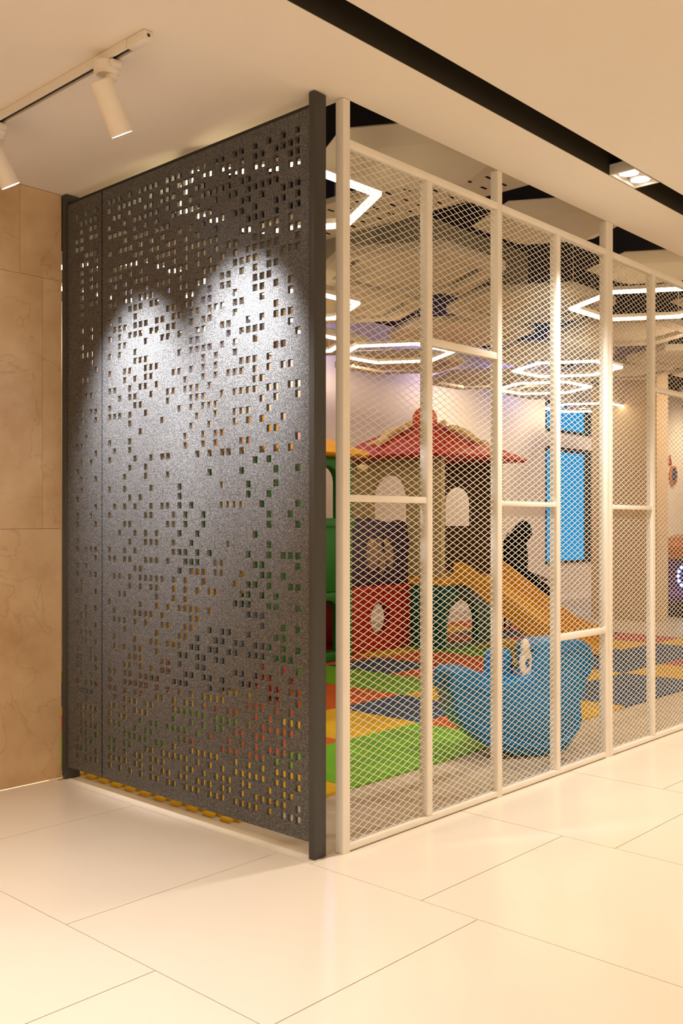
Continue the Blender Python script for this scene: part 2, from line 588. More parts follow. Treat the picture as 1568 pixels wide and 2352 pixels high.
def screen_panel(cols, rws, y0, y1, z0, z1, x0, x1, name, parent):
    yb = [(y0, None)]
    for c in range(len(cols) - 1, -1, -1):
        yb += [(cols[c] - HS, c), (cols[c], None)]
    yb.append((y1, None))
    zb = [(z0, None)]
    for i, (zt, bits) in enumerate(rws):
        zb += [(zt - HS, i), (zt, None)]
    zb.append((z1, None))
    ny, nz = len(yb) - 1, len(zb) - 1
    hole = [[(yb[j][1] is not None and zb[i][1] is not None and (rws[zb[i][1]][1] >> yb[j][1]) & 1) for j in range(ny)] for i in range(nz)]
    vs = [(x, yb[j][0], zb[i][0]) for x in (x0, x1) for i in range(nz + 1) for j in range(ny + 1)]
    W = ny + 1
    B = W * (nz + 1)
    fs = []
    for i in range(nz):
        for j in range(ny):
            a, b, c, d = i * W + j, i * W + j + 1, (i + 1) * W + j + 1, (i + 1) * W + j
            if hole[i][j]:
                fs += [(a, b, B + b, B + a), (b, c, B + c, B + b), (c, d, B + d, B + c), (d, a, B + a, B + d)]
            else:
                fs += [(a, d, c, b), (B + a, B + b, B + c, B + d)]
                if i == 0: fs.append((a, b, B + b, B + a))
                if i == nz - 1: fs.append((d, B + d, B + c, c))
                if j == 0: fs.append((a, B + a, B + d, d))
                if j == ny - 1: fs.append((b, c, B + c, B + b))
    b = MB()
    b.v, b.f = vs, fs
    return b.build(name, M['speckle'], parent, smooth=False, merge=False)


scr = empty('perforated_screen', (2.72, 3.5, 0), 'tall dark grey speckled screen pierced with scattered square holes', 'screen')
screen_panel([4.0264 - 0.04139 * c for c in range(32)], rows(LO, UP, 0.0235, 0.0414, 3, 0.039, 0.0414, 36), 2.6625, 4.073, 0.062, 2.905, XP, XP + 0.015, 'pierced_panel', scr)
np_ = screen_panel([4.3104 - 0.04148 * c for c in range(5)], rows(NL, NU, 0.0275, 0.04124, 3, 0.00345, 0.04116, 37), 4.082, 4.386, 0.062, 2.905, XP, XP + 0.015, 'pierced_panel', scr)
np_['label'] = 'narrow pierced panel'
MB().box(2.690, 2.757, 2.631, 2.662, 0.0, H - 0.003).build('post', M['post'], scr, bevel=0.003)
MB().box(2.690, 2.772, 4.387, 4.424, 0.0, H - 0.003).build('post', M['post'], scr, bevel=0.003)
MB().box(2.704, 2.740, 2.663, 4.386, 2.906, 2.922).build('top_rail', M['black'], scr, smooth=False)
MB().box(2.7135, 2.740, 4.068, 4.088, 0.064, 2.905).build('joint_strip', M['black'], scr, smooth=False)

# ================================================================== white mesh partition
def bay_mesh(parent, x0, x1, z0, z1, ph):
    """expanded metal sheet: zig-zag strands that touch their neighbours"""
    px, pz, y, w, t = 0.0622, 0.0288, YM + 0.016, 0.0010, 0.0010
    b = MB()
    k0 = int((z0) / (pz / 2)) - 1
    n = int((z1 - z0) / (pz / 2)) + 3
    i0, i1 = int((x0 - ph) / (px / 2)) - 1, int((x1 - ph) / (px / 2)) + 2
    pts = {}

    def bar(p, q):
        # clip to the bay
        (ax, az), (bx, bz) = p, q
        for lo, hi, ia in ((x0, x1, 0), (z0, z1, 1)):
            A, Bv = ((ax, az), (bx, bz))
            for bound, sgn in ((lo, 1), (hi, -1)):
                fa, fb = (A[ia] - bound) * sgn, (Bv[ia] - bound) * sgn
                if fa < 0 and fb < 0: return
                if fa < 0 or fb < 0:
                    s_ = fa / (fa - fb)
                    c_ = (A[0] + (Bv[0] - A[0]) * s_, A[1] + (Bv[1] - A[1]) * s_)
                    if fa < 0: A = c_
                    else: Bv = c_
            (ax, az), (bx, bz) = A, Bv
        dx, dz = bx - ax, bz - az
        L = math.hypot(dx, dz)
        if L < 1e-4: return
        nx, nz = -dz / L * w, dx / L * w
        vs = []
        for cx, cz in ((ax, az), (bx, bz)):
            vs += [(cx + nx, y - t, cz + nz), (cx - nx, y - t, cz - nz), (cx - nx, y + t, cz - nz), (cx + nx, y + t, cz + nz)]
        b.add(vs, [(0, 1, 5, 4), (1, 2, 6, 5), (2, 3, 7, 6), (3, 0, 4, 7)])

    for i in range(i0, i1):
        for k in range(k0, k0 + n):
            if (i + k) % 2: continue
            x, z = ph + i * px / 2, k * pz / 2
            bar((x, z), (x + px / 2, z + pz / 2))
            bar((x, z), (x + px / 2, z - pz / 2))
    b.build('wire_mesh', M['mesh'], parent, smooth=False, merge=False)


def partition(label, posts, rails, bays, xs):
    t = empty('mesh_partition', ((xs[0] + xs[1]) / 2, YM + 0.02, 0), label, 'partition')
    y0, y1 = YM, YM + 0.04
    MB().box(xs[0] + 0.004, xs[1] - 0.004, y0, y1, 0.006, 0.031).build('bottom_rail', M['white'], t, bevel=0.0015)
    MB().box(xs[0] + 0.004, xs[1] - 0.004, y0 + 0.001, y1 - 0.001, 2.778, 2.811).build('top_rail', M['white'], t, bevel=0.0015)
    for x0, x1, zt in posts:
        MB().box(x0, x1, y0 - 0.0008, y1 + 0.0008, 0.0 if zt > 2.9 else 0.032, zt).build('post', M['white'], t, bevel=0.002)
    for x0, x1, z0, z1 in rails:
        MB().box(x0, x1, y0 + 0.002, y1 - 0.002, z0, z1).build('crossbar', M['white'], t, bevel=0.0015)
    for i, (x0, x1) in enumerate(bays):
        bay_mesh(t, x0, x1, 0.031, 2.778, 0.013 * i)
    return t


TOP = H - 0.002
partition('white framed wire mesh partition joined to the corner post',
          [(2.817, 2.857, TOP), (3.353, 3.389, 2.778), (3.892, 3.930, TOP), (4.430, 4.468, 2.778), (4.955, 4.9935, TOP)],
          [(2.857, 3.353, 1.382, 1.410), (3.389, 3.892, 2.070, 2.102), (3.930, 4.430, 1.378, 1.402), (4.468, 4.955, 0.688, 0.720)],
          [(2.857, 3.353), (3.389, 3.892), (3.930, 4.430), (4.468, 4.955)], (2.817, 4.9935))
partition('white wire mesh partition continuing past the doubled post',
          [(4.9945, 5.034, TOP), (5.532, 5.569, 2.778), (6.07, 6.107, TOP), (6.61, 6.647, 2.778), (7.13, 7.17, TOP)],
          [(5.034, 5.532, 1.374, 1.398), (5.569, 6.07, 2.085, 2.115), (6.107, 6.61, 1.378, 1.402)],
          [(5.034, 5.532), (5.569, 6.07), (6.107, 6.61), (6.647, 7.13)], (4.9945, 7.17))

# ================================================================== hall lamps
tr = empty('light_track', (1.99, 3.6, H), 'long white light track screwed to the plaster ceiling', 'track')
b = MB()
b.box(1.970, 1.977, 2.83, 5.0, H - 0.034, H - 0.001)
b.box(1.999, 2.006, 2.83, 5.0, H - 0.034, H - 0.001)
b.box(1.977, 1.999, 2.83, 4.44, H - 0.008, H - 0.001)
b.v = [(x, min(y, 4.42), z) for x, y, z in b.v]
b.build('rail', M['lamp'], tr, smooth=False, merge=False)
MB().box(1.9775, 1.9985, 2.84, 4.42, H - 0.024, H - 0.009).build('groove', M['black'], tr, smooth=False)
MB().box(1.970, 2.006, 2.728, 2.829, H - 0.035, H - 0.001).build('end_cap', M['lamp'], tr, bevel=0.002)
MB().lathe([(0.006, 0), (0.006, 0.001)], (1.988, 2.727, H - 0.017), (0, -1, 0), 12).build('screw', M['dark'], tr)


def track_spot(y, label, d, watts, beam):
    t = empty('track_spotlight', (1.988, y, H - 0.036), label, 'spotlight', 'track spotlights')
    d = Vector(d).normalized()
    x, z = 1.988, H - 0.036
    MB().lathe([(0.030, -0.006), (0.046, -0.008), (0.046, -0.040), (0.036, -0.050)], (x, y, z + 0.008), n=28).build('adapter', M['lamp'], t)
    MB().box(x - 0.02, x + 0.02, y - 0.062, y - 0.040, z - 0.026, z - 0.004).build('latch', M['lamp'], t, bevel=0.003)
    k = Vector((x + 0.012, y - 0.01, z - 0.042))
    MB().lathe([(0.021, 0), (0.021, -0.016), (0.016, -0.018)], k, n=20).build('collar', M['lamp'], t)
    MB().tube([k + Vector((0, 0, -0.016)), k + Vector((0, 0, -0.075))], 0.014, 14).build('stem', M['lamp'], t)
    c = k + Vector((-0.046, 0, -0.030))
    L = 0.188
    R = 0.041
    MB().lathe([(0.002, 0), (R - 0.004, 0), (R, 0.004), (R, L), (R - 0.003, L), (R - 0.003, L - 0.020), (0.002, L - 0.020)], c, d, 32).build('barrel', M['lamp'], t)
    MB().lathe([(R - 0.0035, L + 0.0004), (R - 0.0035, L - 0.012), (0.001, L - 0.012)], c, d, 32).build('lens', M['ledspot'], t)
    p = c + d * (L + 0.012)
    spot('track_lamp', p, beam, watts, COOL, 56, 1.0, 0.04)


track_spot(2.975, 'white track spotlight hanging whole below the track, near its end cap', (0.50, 0.02, -0.86), 420, (0.66, 0.12, -0.74))
track_spot(3.775, 'white track spotlight farther from the end cap, beside the marble wall', (0.50, -0.02, -0.86), 420, (0.60, 0.0, -0.80))

# twin downlight let into the slot
t = empty('twin_downlight', (4.44, 2.178, H), 'square white twin downlight glowing in the black ceiling slot', 'downlight')
o_ = [(4.315, 2.1135), (4.575, 2.1135), (4.575, 2.2435), (4.315, 2.2435)]
i_ = [(4.325, 2.1215), (4.565, 2.1215), (4.565, 2.2355), (4.325, 2.2355)]
b = MB().ring(o_, i_, 0, 0.05, XY(H - 0.001))
b.build('frame', M['lamp'], t, smooth=False)
MB().box(4.326, 4.564, 2.1225, 2.2345, H + 0.045, H + 0.05).build('backplate', M['lamp'], t, smooth=False)
for x in (4.385, 4.505):
    l = MB().lathe([(0.048, 0.0), (0.052, 0.006), (0.052, 0.030)], (x, 2.178, H + 0.012), n=28).build('lamp_ring', M['lamp'], t)
    MB().lathe([(0.046, 0.0), (0.046, 0.002)], (x, 2.178, H + 0.0095), n=28).build('lens', M['ledwarm'], l)
    spot('twin_lamp', (x, 2.178, H - 0.008), (0, 0, -1), 70, NEUT, 100, 0.8, 0.04)

# ================================================================== hexagonal light rings
def hexlamp(cx, cy, z, r, label):
    t = empty('hexagon_light', (cx, cy, z), label, 'light', 'hexagonal light rings')
    def loop(rr): return hexpts(cx, cy, rr)
    MB().ring(loop(r), loop(r - 0.038), 0.0, 0.020, XY(z)).build('diffuser', M['led'], t, smooth=False)
    MB().ring(loop(r + 0.002), loop(r - 0.040), 0.020, 0.045, XY(z)).build('housing', M['lamp'], t, smooth=False)
    for k in (0, 2, 4):
        x, y = hexpts(cx, cy, r - 0.03)[k]
        MB().tube([(x, y, z + 0.045), (x, y, 3.90)], 0.003, 6).build('cable', M['lamp'], t)


Z = 2.85
hexlamp(3.275, 3.475, Z, 0.53, 'hexagonal light ring behind the pierced screen, nearest the corner post')
hexlamp(4.93, 5.11, Z, 0.55, 'hexagonal light ring seen through the gap, second below the nearest ring')
hexlamp(5.94, 6.13, Z, 0.55, 'hexagonal light ring seen through the gap, lowest of the three there')
hexlamp(6.99, 5.785, Z, 0.55, 'hexagonal light ring over the red roof of the playhouse')
hexlamp(6.65, 3.16, Z, 0.55, 'hexagonal light ring close behind the mesh past the doubled post')
hexlamp(8.88, 5.09, Z, 0.55, 'hexagonal light ring high over the black clad person, upper of two')
hexlamp(9.95, 6.01, Z, 0.55, 'hexagonal light ring above the blue windows, lower of two')
hexlamp(12.03, 6.6, Z, 0.55, 'hexagonal light ring partly hidden by the tan column')
hexlamp(3.75, 5.35, Z, 0.55, 'hexagonal light ring seen only through the narrow pierced panel')

# ================================================================== foam mats
colb = [2.80, 3.525, 4.25, 4.97, 5.68, 6.385, 7.09, 7.795, 8.5, 9.205, 9.91, 10.615]
rowb = [3.20 + 0.72 * k for k in range(7)]
PAL = ["yggoybbyrby", "yoybyyybbby", "ggoogooybyr", "oyyrgbogyrb", "gbrygoygobr", "ybgoryrbgyo"]
CN = dict(g='green', y='yellow', o='orange', b='blue', r='brick red')
ORD = ['first', 'second', 'third', 'fourth', 'fifth', 'sixth', 'seventh', 'eighth', 'ninth', 'tenth', 'eleventh']
for r in range(6):
    for c in range(11):
        x0, x1, y0, y1 = colb[c] + 0.002, colb[c + 1] - 0.002, rowb[r] + 0.002, rowb[r + 1] - 0.002
        k = PAL[r][c]
        if c == 0:                          # outer edge keeps its puzzle tabs
            n, P = 6, [(x1, y0), (x1, y1)]
            if r == 1: P[1] = (x1, min(y1, 4.60)); y1 = min(y1, 4.60)
            st = (y1 - y0) / n
            for q in range(n):
                ym = y1 - (q + 0.5) * st
                P += [(x0 + 0.012, y1 - q * st if q else y1), (x0 + 0.012, ym + 0.026), (x0 - 0.022, ym + 0.034), (x0 - 0.022, ym - 0.034), (x0 + 0.012, ym - 0.026)]
            P += [(x0 + 0.012, y0)]
        else:
            P = [(x0, y0), (x1, y0), (x1, y1), (x0, y1)]
        b = MB().prism(P, 0.0, 0.013 + 0.0015 * random.random(), XY(0.0))
        cx, cy = (x0 + x1) / 2, (y0 + y1) / 2
        o = b.build('play_mat', M['mat_' + k], bevel=0.003 if c else 0, seg=1, smooth=False, origin=(cx, cy, 0))
        tag(o, '%s foam play mat, %s row behind the mesh partition, %s from the pierced screen' % (CN[k], ORD[r], ORD[c]), 'mat', 'foam mats on the play floor')

# ================================================================== climbing playhouse with slides
G = 0.016
ph = empty('playhouse', (7.6, 6.6, G), 'large plastic playhouse with red tower roof, purple rail and amber slide', 'playhouse')
# red bridge wall with an oval hole
lp = ellipse(7.485, 0.336, 0.155, 0.160, 32)
b = MB().ring(to_rect(lp, 6.88, 7.955, G, 0.655), lp, 0.0, 0.10, XZ(6.38))
rw = b.build('bridge_wall', M['red'], ph, bevel=0.010, seg=2)
MB().box(6.87, 7.958, 6.365, 6.49, 0.600, 0.668).build('ledge', M['red'], rw, bevel=0.015, seg=3)
MB().box(6.88, 7.95, 7.10, 7.18, G, 0.655).build('bridge_wall', M['red'], ph, bevel=0.01)
MB().box(6.88, 7.95, 6.49, 7.10, 0.58, 0.64).build('deck', M['yellow'], ph, bevel=0.01)
# purple rail with relief
P = [(6.885, 0.67), (7.93, 0.67), (7.93, 1.00), (7.955, 1.03), (7.955, 1.14), (7.93, 1.17), (7.915, 1.30), (7.80, 1.325), (7.68, 1.30), (7.52, 1.315), (7.36, 1.345), (7.18, 1.34), (7.05, 1.31), (6.93, 1.325), (6.885, 1.30)]
pr = MB().prism(P, 0.0, 0.10, XZ(6.39)).build('bridge_rail', M['purple'], ph, bevel=0.018, seg=3)
em = MB()
for cx, cz, rx, rz in ((7.36, 0.98, 0.10, 0.17), (7.45, 1.03, 0.036, 0.13), (7.575, 1.02, 0.034, 0.12), (7.50, 0.90, 0.05, 0.12), (7.63, 0.95, 0.05, 0.13)):
    em.ball((cx, 6.388, cz), rx, 0.03, rz, 18, 10)
em.build('relief', M['emblem'], pr)
for cx in (7.305, 7.555):
    MB().ring(ellipse(cx, 1.095, 0.040, 0.028, 18), ellipse(cx, 1.095, 0.030, 0.019, 18), -0.012, 0.0, XZ(6.375)).build('ring', M['figure'], pr)
# tower: wall on the near side with arched window, open doorway on the slide side
X0, X1, Y0, Y1, ZF = 7.96, 9.03, 5.97, 7.24, 0.655
lp = arch(6.44, 6.93, 1.27, 1.80)
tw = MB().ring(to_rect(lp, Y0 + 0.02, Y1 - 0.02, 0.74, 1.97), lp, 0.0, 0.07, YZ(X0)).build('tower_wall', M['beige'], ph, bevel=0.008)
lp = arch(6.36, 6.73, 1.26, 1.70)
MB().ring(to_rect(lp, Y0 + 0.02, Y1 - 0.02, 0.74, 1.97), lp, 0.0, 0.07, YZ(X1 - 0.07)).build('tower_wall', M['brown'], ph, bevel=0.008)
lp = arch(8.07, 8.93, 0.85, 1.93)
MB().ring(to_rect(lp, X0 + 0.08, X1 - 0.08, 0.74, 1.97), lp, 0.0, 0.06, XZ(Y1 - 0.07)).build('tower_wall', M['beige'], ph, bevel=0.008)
for y in (Y0 + 0.035, Y1 - 0.035):
    for x in (X0 + 0.035, X1 - 0.035):
        if x < 8 and y < 6.2: continue
        MB().lathe([(0.062, 0.74), (0.062, 1.96)], (x, y, 0), n=16).build('corner_post', M['beige'], ph)
for z in (1.0, 1.28, 1.55, 1.8):
    MB().box(X0 - 0.008, X0 + 0.002, Y0 + 0.09, 6.36, z - 0.008, z + 0.008).build('wall_rib', M['beige'], tw, bevel=0.003)
MB().box(X0 - 0.015, X1 + 0.015, Y0 - 0.015, Y1 + 0.015, 0.655, 0.735).build('platform', M['yellow'], ph, bevel=0.012)
lp = arch(8.04, 8.58, G + 0.02, 0.50)
MB().ring(to_rect(lp, X0 + 0.005, 8.66, G, 0.653), lp, 0.0, 0.08, XZ(Y0)).build('base_wall', M['teal'], ph, bevel=0.008)
MB().box(8.66, 8.90, Y0, Y0 + 0.08, G, 0.653).build('base_wall', M['teal'], ph, bevel=0.008)
MB().box(8.90, X1, Y0, Y0 + 0.10, G, 0.653).build('base_wall', M['teal'], ph, bevel=0.008)
MB().box(X0, X0 + 0.08, Y0 + 0.085, 6.37, G, 0.653).build('base_wall', M['teal'], ph, bevel=0.008)
MB().box(X0, X0 + 0.08, 7.19, Y1, G, 0.653).build('base_wall', M['teal'], ph, bevel=0.008)
MB().box(X1 - 0.08, X1, 6.9, Y1, G, 0.653).build('base_wall', M['teal'], ph, bevel=0.008)
# roof: flared pyramid with rounded eaves
b = MB()
cx, cy = 8.50, 6.62
R = [(0.80, 1.955), (0.83, 1.985), (0.80, 2.01), (0.58, 2.125), (0.38, 2.24), (0.20, 2.345), (0.10, 2.40)]
m = 6
for r_, z in R:
    for e in range(4):
        for q in range(m):
            w = -1 + 2 * q / m
            lift = 0.030 * (1 - abs(w)) * (r_ / 0.83)
            sx, sy = [(w, -1), (1, w), (-w, 1), (-1, -w)][e]
            b.v.append((cx + sx * r_ * (0.97), cy + sy * r_ * 0.97, z + lift * (0.5 if z < 2.05 else 0.2)))
n = 4 * m
for i in range(len(R) - 1):
    for k in range(n):
        b.f.append((i * n + k, i * n + (k + 1) % n, (i + 1) * n + (k + 1) % n, (i + 1) * n + k))
b.f += [tuple(range(n))[::-1], tuple(range((len(R) - 1) * n, len(R) * n))]
rf = b.build('roof', M['roofred'], ph, ang=25)
MB().ball((cx, cy, 2.435), 0.138, 0.138, 0.13).build('ball', M['orangeball'], rf)


def climber(a, z0, z1, side, parent):
    """a pale four-limbed figure lying up the roof slope"""
    ux = Vector(a[1]) - Vector(a[0])
    A, B = Vector((*a[0], z0)), Vector((*a[1], z1))
    d = (B - A)
    sd = Vector((-d.y, d.x, 0)).normalized()
    up = Vector((0, 0, 0.03))
    b = MB()
    b.tube([A, A + d * 0.3 + up, A + d * 0.6 + up, A + d * 0.82 + up * 0.7], [0.03, 0.045, 0.045, 0.03], 10)
    b.ball(B + up, 0.045, 0.045, 0.04, 14, 8)
    for s_ in (-1, 1):
        p = A + d * 0.74 + up * 0.6
        b.tube([p, p + sd * 0.07 * s_ + d * 0.06, p + sd * 0.12 * s_ - d * 0.10, p + sd * 0.18 * s_ - d * 0.02], [0.030, 0.026, 0.024, 0.028], 8)
        p = A + d * 0.05
        b.tube([p, p + sd * 0.07 * s_ + d * 0.10, p + sd * 0.10 * s_ - d * 0.20, p + sd * 0.18 * s_ - d * 0.28], [0.034, 0.030, 0.026, 0.030], 8)
    b.build('climbing_figure', M['figure'], parent)


climber(((7.94, 6.79), (8.22, 6.62)), 2.17, 2.33, 1, rf)
climber(((8.68, 6.05), (8.46, 6.34)), 2.17, 2.33, 1, rf)
MB().ball((7.62, 6.75, 1.86), 0.06, 0.06, 0.045, 14, 8).build('eave_knob', M['figure'], ph)


def chute(path, width, fn, h, tk=0.035):
    """U-shaped slide lofted along path of (run, floor height); fn(run, across, z)"""
    b = MB()
    w = width / 2
    n = 10
    for s_, z in path:
        b.v += [fn(s_, -w, z - 0.06), fn(s_, -w, z + h * 0.6), fn(s_, -w + tk / 2, z + h), fn(s_, -w + tk, z + h * 0.7), fn(s_, -w + tk * 1.8, z),
                fn(s_, w - tk * 1.8, z), fn(s_, w - tk, z + h * 0.7), fn(s_, w - tk / 2, z + h), fn(s_, w, z + h * 0.6), fn(s_, w, z - 0.06)]
    for i in range(len(path) - 1):
        for k in range(n):
            l = (k + 1) % n
            b.f.append((i * n + k, i * n + l, (i + 1) * n + l, (i + 1) * n + k))
    b.f += [tuple(range(n)), tuple(range((len(path) - 1) * n, len(path) * n))[::-1]]
    return b


path = [(5.965, 0.735), (5.85, 0.735), (5.74, 0.69), (5.60, 0.595), (5.44, 0.49), (5.28, 0.385), (5.12, 0.285), (4.96, 0.20), (4.82, 0.15), (4.68, 0.115), (4.58, 0.095)]
chute(path, 0.72, lambda s_, a, z: (8.49 + a, s_, z), 0.16).build('slide', M['slide'], ph, ang=50)
MB().box(8.22, 8.76, 4.62, 4.80, G, 0.085).build('slide_foot', M['slide'], ph, bevel=0.015)

# green house at the other end of the bridge
g = empty('playhouse', (6.2, 6.8, G), 'green plastic playhouse with yellow roof seen through the gap beside the corner post', 'playhouse')
lp = arch(6.36, 6.665, 1.34, 1.82, 10)
gw = MB().ring(to_rect(lp, 5.72, 6.86, 0.66, 1.90), lp, 0.0, 0.08, XZ(6.20)).build('front_wall', M['green'], g, bevel=0.008)
lp = arch(6.38, 6.66, 0.10, 0.58, 10)
MB().ring(to_rect(lp, 5.72, 6.86, G, 0.655), lp, 0.0, 0.08, XZ(6.20)).build('front_wall', M['green'], g, bevel=0.008)
MB().box(5.70, 6.868, 6.185, 6.20, 1.26, 1.32).build('ledge', M['green'], gw, bevel=0.004)
lp = arch(6.45, 6.95, 0.75, 1.75)
MB().ring(to_rect(lp, 6.285, 7.36, G, 1.90), lp, 0.0, 0.08, YZ(5.72)).build('side_wall', M['green'], g, bevel=0.008)
lp = arch(5.95, 6.6, 0.5, 1.7)
MB().ring(to_rect(lp, 5.81, 6.78, G, 1.90), lp, 0.0, 0.06, XZ(7.30)).build('back_wall', M['green'], g, bevel=0.008)
b = MB()
R = [(0.68, 1.905), (0.72, 1.935), (0.68, 1.975), (0.45, 2.08), (0.25, 2.20), (0.06, 2.32)]
for r_, z in R:
    for sx, sy in ((-1, -1), (1, -1), (1, 1), (-1, 1)):
        b.v.append((6.26 + sx * r_, 6.78 + sy * r_, z))
for i in range(len(R) - 1):
    for k in range(4):
        b.f.append((i * 4 + k, i * 4 + (k + 1) % 4, i * 4 + 4 + (k + 1) % 4, i * 4 + 4 + k))
b.f += [(3, 2, 1, 0), tuple(range(len(R) * 4 - 4, len(R) * 4))]
b.build('roof', M['yellow'], g, bevel=0.02, seg=2)
path = [(5.72, 0.74), (5.60, 0.73), (5.45, 0.64), (5.30, 0.53), (5.15, 0.42), (5.0, 0.30), (4.85, 0.20), (4.72, 0.15), (4.60, 0.12)]
chute(path, 0.55, lambda s_, a, z: (s_, 6.72 + a, z), 0.17).build('slide', M['yellow'], g, ang=50)
MB().box(4.62, 4.78, 6.5, 6.94, G, 0.10).build('slide_foot', M['yellow'], g, bevel=0.015)

# navy climbing block and red ball glimpsed through the holes
t = empty('climbing_block', (5.02, 5.95, G), 'dark blue stepped play block glimpsed through the screen holes', 'play block')
MB().prism([(4.72, G), (5.32, G), (5.32, 0.62), (5.12, 0.66), (5.08, 0.42), (4.92, 0.40), (4.90, 0.22), (4.72, 0.20)], 0, 0.44, XZ(5.72)).build('body', M['navy'], t, bevel=0.03, seg=3)
rb = empty('red_ball', (4.92, 5.22, G), 'dull red ball lying on the mats behind the screen holes', 'ball')
MB().ball((4.92, 5.22, G + 0.135), 0.135, 0.135, 0.135, 24, 14).build('shell', M['red'], rb)
MB().lathe([(0.136, -0.006), (0.1375, 0.0), (0.136, 0.006)], (4.92, 5.22, G + 0.135), (0.3, 0.2, 1), 28).build('seam', M['dark'], rb)

# ================================================================== blue rocker
ang = math.radians(-30)
u = Vector((math.cos(ang), math.sin(ang), 0))
nn = Vector((u.y, -u.x, 0))
RC = Vector((4.70, 3.04, 0))
rk = empty('rocking_toy', RC, 'bright blue plastic rocking seat with ivory grab wheel behind the mesh', 'rocking toy')
PR = [(-0.426, 0.478), (-0.398, 0.502), (-0.291, 0.499), (-0.208, 0.466), (-0.187, 0.425), (-0.148, 0.412), (-0.082, 0.425), (-0.016, 0.435), (0.072, 0.46), (0.089, 0.602), (0.126, 0.638), (0.268, 0.642), (0.378, 0.636), (0.434, 0.601), (0.456, 0.527), (0.406, 0.396), (0.367, 0.278), (0.378, 0.181), (0.336, 0.1), (0.268, 0.02), (0.105, 0.003), (-0.055, 0.023), (-0.213, 0.081), (-0.329, 0.176), (-0.393, 0.273), (-0.406, 0.355), (-0.441, 0.391), (-0.436, 0.426)]
RF = lambda a, b_, d: tuple(RC + u * a + nn * d + Vector((0, 0, b_ + 0.001)))
body = MB().prism(PR, -0.13, 0.13, RF).build('body', M['rocker'], rk, bevel=0.028, seg=4, ang=40)
# moulded ribs that follow the hull
for pts_, rad in ((((-0.34, 0.27), (-0.27, 0.185), (-0.16, 0.115), (-0.02, 0.070), (0.13, 0.055), (0.27, 0.080), (0.35, 0.15)), [0.012, 0.018, 0.02, 0.02, 0.02, 0.018, 0.012]),
                  (((-0.395, 0.425), (-0.33, 0.415), (-0.25, 0.395), (-0.17, 0.36)), [0.010, 0.014, 0.014, 0.008]),
                  (((0.17, 0.57), (0.29, 0.585), (0.40, 0.57), (0.435, 0.52), (0.41, 0.43)), [0.008, 0.012, 0.012, 0.012, 0.008])):
    MB().tube([RF(a, z, 0.126) for a, z in pts_], rad, 10).build('moulded_rib', M['rocker'], body)
MB().prism([(-0.135, 0.36), (0.035, 0.36), (0.020, 0.545), (0.0, 0.580), (-0.095, 0.580), (-0.120, 0.545)], -0.125, -0.02, RF).build('dashboard', M['rocker'], rk, bevel=0.02, seg=3)
MB().prism([(0.020, 0.40), (0.100, 0.40), (0.100, 0.50), (0.020, 0.50)], -0.110, -0.085, RF).build('sticker_plate', M['mat_y'], rk, bevel=0.004)
# ivory grab wheel with an oval eye, and its knob
MB().ring(ellipse(0.048, 0.515, 0.040, 0.078, 28), ellipse(0.056, 0.512, 0.014, 0.030, 28), 0.06, 0.085, RF).build('grab_wheel', M['ivory'], rk, bevel=0.006, seg=2)
MB().ball(RF(0.045, 0.602, 0.07), 0.034, 0.024, 0.050, 18, 10).build('knob', M['ivory'], rk)
MB().tube([RF(-0.01, 0.50, -0.06), RF(0.030, 0.49, 0.065)], 0.012, 10).build('axle', M['dark'], rk)

# ================================================================== seated person in black
FW = Vector((0.679, -0.734, 0)); SD = Vector((-0.734, -0.679, 0))      # forward, towards the camera
PB = Vector((9.763, 6.379, 0))


def L(f_, s_, z): return PB + FW * f_ + SD * s_ + Vector((0, 0, z))


pe = empty('person', (PB.x, PB.y, G), 'person in black hooded robe sitting bent forward behind the amber slide', 'person')


def skinned(name, nodes, edges, mt, parent, sub=2):
    me = bpy.data.meshes.new(name)
    off = Vector((0, 0, 0)); p = parent
    while p is not None:
        off += p.location; p = p.parent
    me.from_pydata([tuple(Vector(q[0]) - off) for q in nodes], edges, [])
    o = bpy.data.objects.new(name, me)
    C.objects.link(o)
    o.parent = parent
    me.materials.append(mt)
    sk = o.modifiers.new('skin', 'SKIN')
    sk.use_smooth_shade = True
    for v_, q in zip(me.skin_vertices[0].data, nodes):
        r_ = q[1]
        v_.radius = (r_, r_) if not isinstance(r_, tuple) else r_
    me.skin_vertices[0].data[0].use_root = True
    ss = o.modifiers.new('sub', 'SUBSURF')
    ss.levels = ss.render_levels = sub
    return o


# body: trunk, neck, arms, legs as one surface (robed)
N = [(L(0.02, 0, 0.56), 0.180), (L(0.06, 0, 0.74), 0.180), (L(0.085, 0, 0.93), 0.160), (L(0.10, 0, 1.02), 0.085), (L(0.125, 0, 1.10), 0.060)]
E_ = [(0, 1), (1, 2), (2, 3), (3, 4)]
for s_ in (1, -1):
    k = len(N)
    N += [(L(0.075, 0.15 * s_, 0.965), 0.075), (L(0.09, 0.235 * s_, 0.80), 0.060), (L(0.17, 0.25 * s_, 0.69), 0.062), (L(0.30, 0.17 * s_, 0.665), 0.046), (L(0.355, 0.13 * s_, 0.655), 0.028)]
    E_ += [(2, k), (k, k + 1), (k + 1, k + 2), (k + 2, k + 3), (k + 3, k + 4)]
    k = len(N)
    N += [(L(0.06, 0.10 * s_, 0.53), 0.115), (L(0.37, 0.13 * s_, 0.555), 0.095), (L(0.43, 0.13 * s_, 0.49), 0.088), (L(0.40, 0.12 * s_, 0.25), 0.062), (L(0.39, 0.12 * s_, 0.085), 0.045)]
    E_ += [(0, k), (k, k + 1), (k + 1, k + 2), (k + 2, k + 3), (k + 3, k + 4)]
skinned('body', N, E_, M['cloth'], pe)
